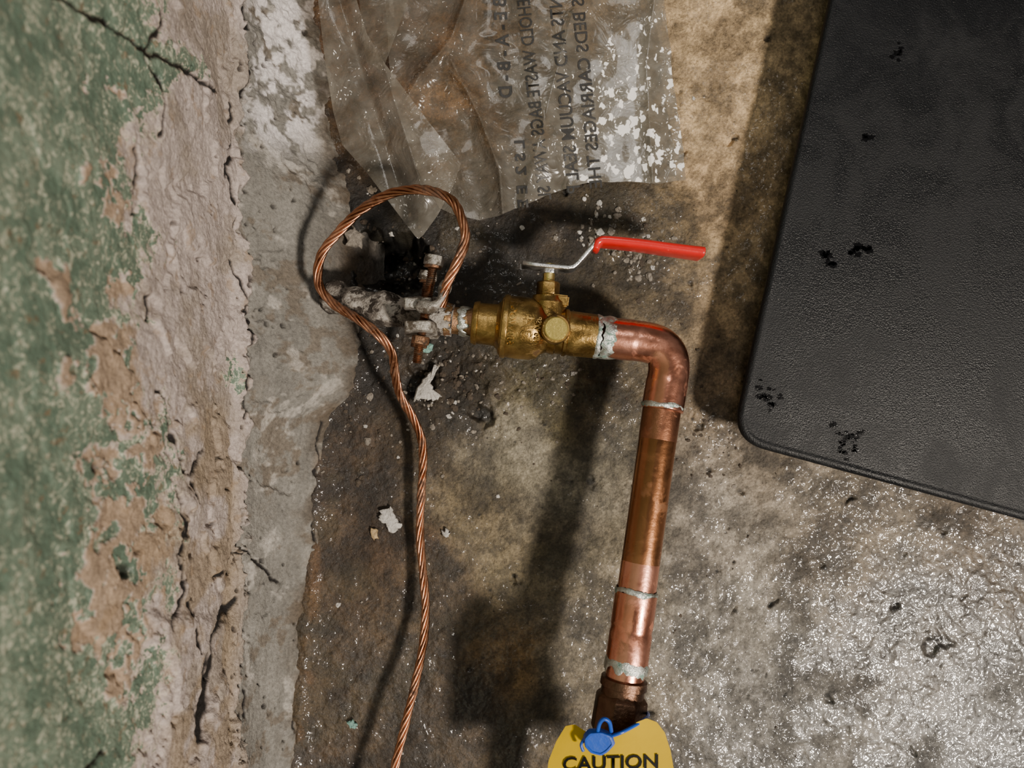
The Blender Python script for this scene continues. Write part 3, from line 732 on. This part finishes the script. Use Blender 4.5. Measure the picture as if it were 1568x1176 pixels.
for u,v,s in [(917,312,5),(918,357,6),(762,760,3),(687,637,4),(519,925,3.5),(610,700,3),(1062,150,3),(755,515,3),(800,350,3),(700,350,4)]:
    it.append((u,v,s*px1*1.2,2))
lumps('gravel_debris',it,[G1,G2,G3])
def flake(name,u,v,pts,mat,th=.0018,z0=.001,tilt=0):
    P=[W(u+a,v+b,0) for a,b in pts]
    zc=max(float(floor_h(np.array([p.x]),np.array([p.y]))[0]) for p in P)
    poly=[]
    for i in range(len(P)):
        a,b_=P[i],P[(i+1)%len(P)]
        for k in range(4):
            t=k/4; p=a.lerp(b_,t); poly.append(p+Vector((random.gauss(0,.0005),random.gauss(0,.0005),0)))
    m=len(poly); c_=sum(poly,Vector())/m; vs=[]
    for sc_,z in ((.92,-.001),(1,.0),(1.0,th*.6),(.88,th),(.5,th*1.25)):
        for p in poly:
            w=c_+(p-c_)*sc_; vs.append((w.x,w.y,zc+z+z0+tilt*(w.x-c_.x)+random.gauss(0,.00015)))
    fs=[(i*m+j,i*m+(j+1)%m,(i+1)*m+(j+1)%m,(i+1)*m+j) for i in range(4) for j in range(m)]+[tuple(4*m+j for j in range(m)),tuple(range(m))[::-1]]
    o=obj(name,vs,fs,mat,False)
    bm=bmesh.new(); bm.from_mesh(o.data); bmesh.ops.recalc_face_normals(bm,faces=bm.faces); bm.to_mesh(o.data); bm.free()
flake('plaster_flake',598,795,[(-14,-14),(2,-20),(10,-4),(18,6),(14,16),(2,18),(-6,6),(-16,0)],G3)
flake('plaster_flake',655,592,[(-22,22),(-16,2),(-2,-16),(12,-34),(18,-30),(6,-8),(10,8),(22,14),(10,22),(-6,18)],G3,.003,.001)
flake('plaster_flake',541,1108,[(-9,-5),(0,-7),(8,-2),(5,5),(-4,3)],G4,.001)
flake('plaster_flake',655,532,[(-12,-4),(0,-8),(10,-2),(6,8),(-8,8)],G4,.002,.004)
flake('plaster_flake',575,816,[(-6,-8),(4,-8),(6,8),(-4,9)],G5,.001)
flake('plaster_flake',684,816,[(-6,-5),(3,-7),(7,1),(2,6),(-6,3)],G3,.0015)
flake('plaster_flake',548,372,[(-14,-10),(0,-18),(12,-6),(10,12),(-10,10)],G1,.004,.006)

# ---------------------------------------------------------------- lights, world, camera
def area(name,loc,tgt,size,power,col,shape='DISK'):
    l=bpy.data.lights.new(name,'AREA'); l.shape=shape; l.size=size; l.energy=power; l.color=col
    o=link(bpy.data.objects.new(name,l)); o.location=loc
    o.rotation_euler=(Vector(tgt)-Vector(loc)).to_track_quat('-Z','Y').to_euler(); return o
area('ceiling_bulb',(1.42,-1.10,2.15),(0,0,0),.30,120,(1,.90,.78))
area('added_soft_fill',(.1,.9,1.7),(0,0,0),.5,5,(1,.95,.88))  # unseen soft light added overhead to give the metals something to reflect
w=bpy.data.worlds.new('World'); bpy.context.scene.world=w; w.use_nodes=True
w.node_tree.nodes['Background'].inputs[0].default_value=(1,.93,.86,1); w.node_tree.nodes['Background'].inputs[1].default_value=.11
cam=bpy.data.cameras.new('Camera'); co_=link(bpy.data.objects.new('Camera',cam)); co_.location=(0,0,H)
cam.sensor_width=36; cam.lens=36*F/1568; cam.clip_start=.01; cam.clip_end=20
cam.dof.use_dof=True; cam.dof.focus_distance=.455; cam.dof.aperture_fstop=7
bpy.context.scene.camera=co_
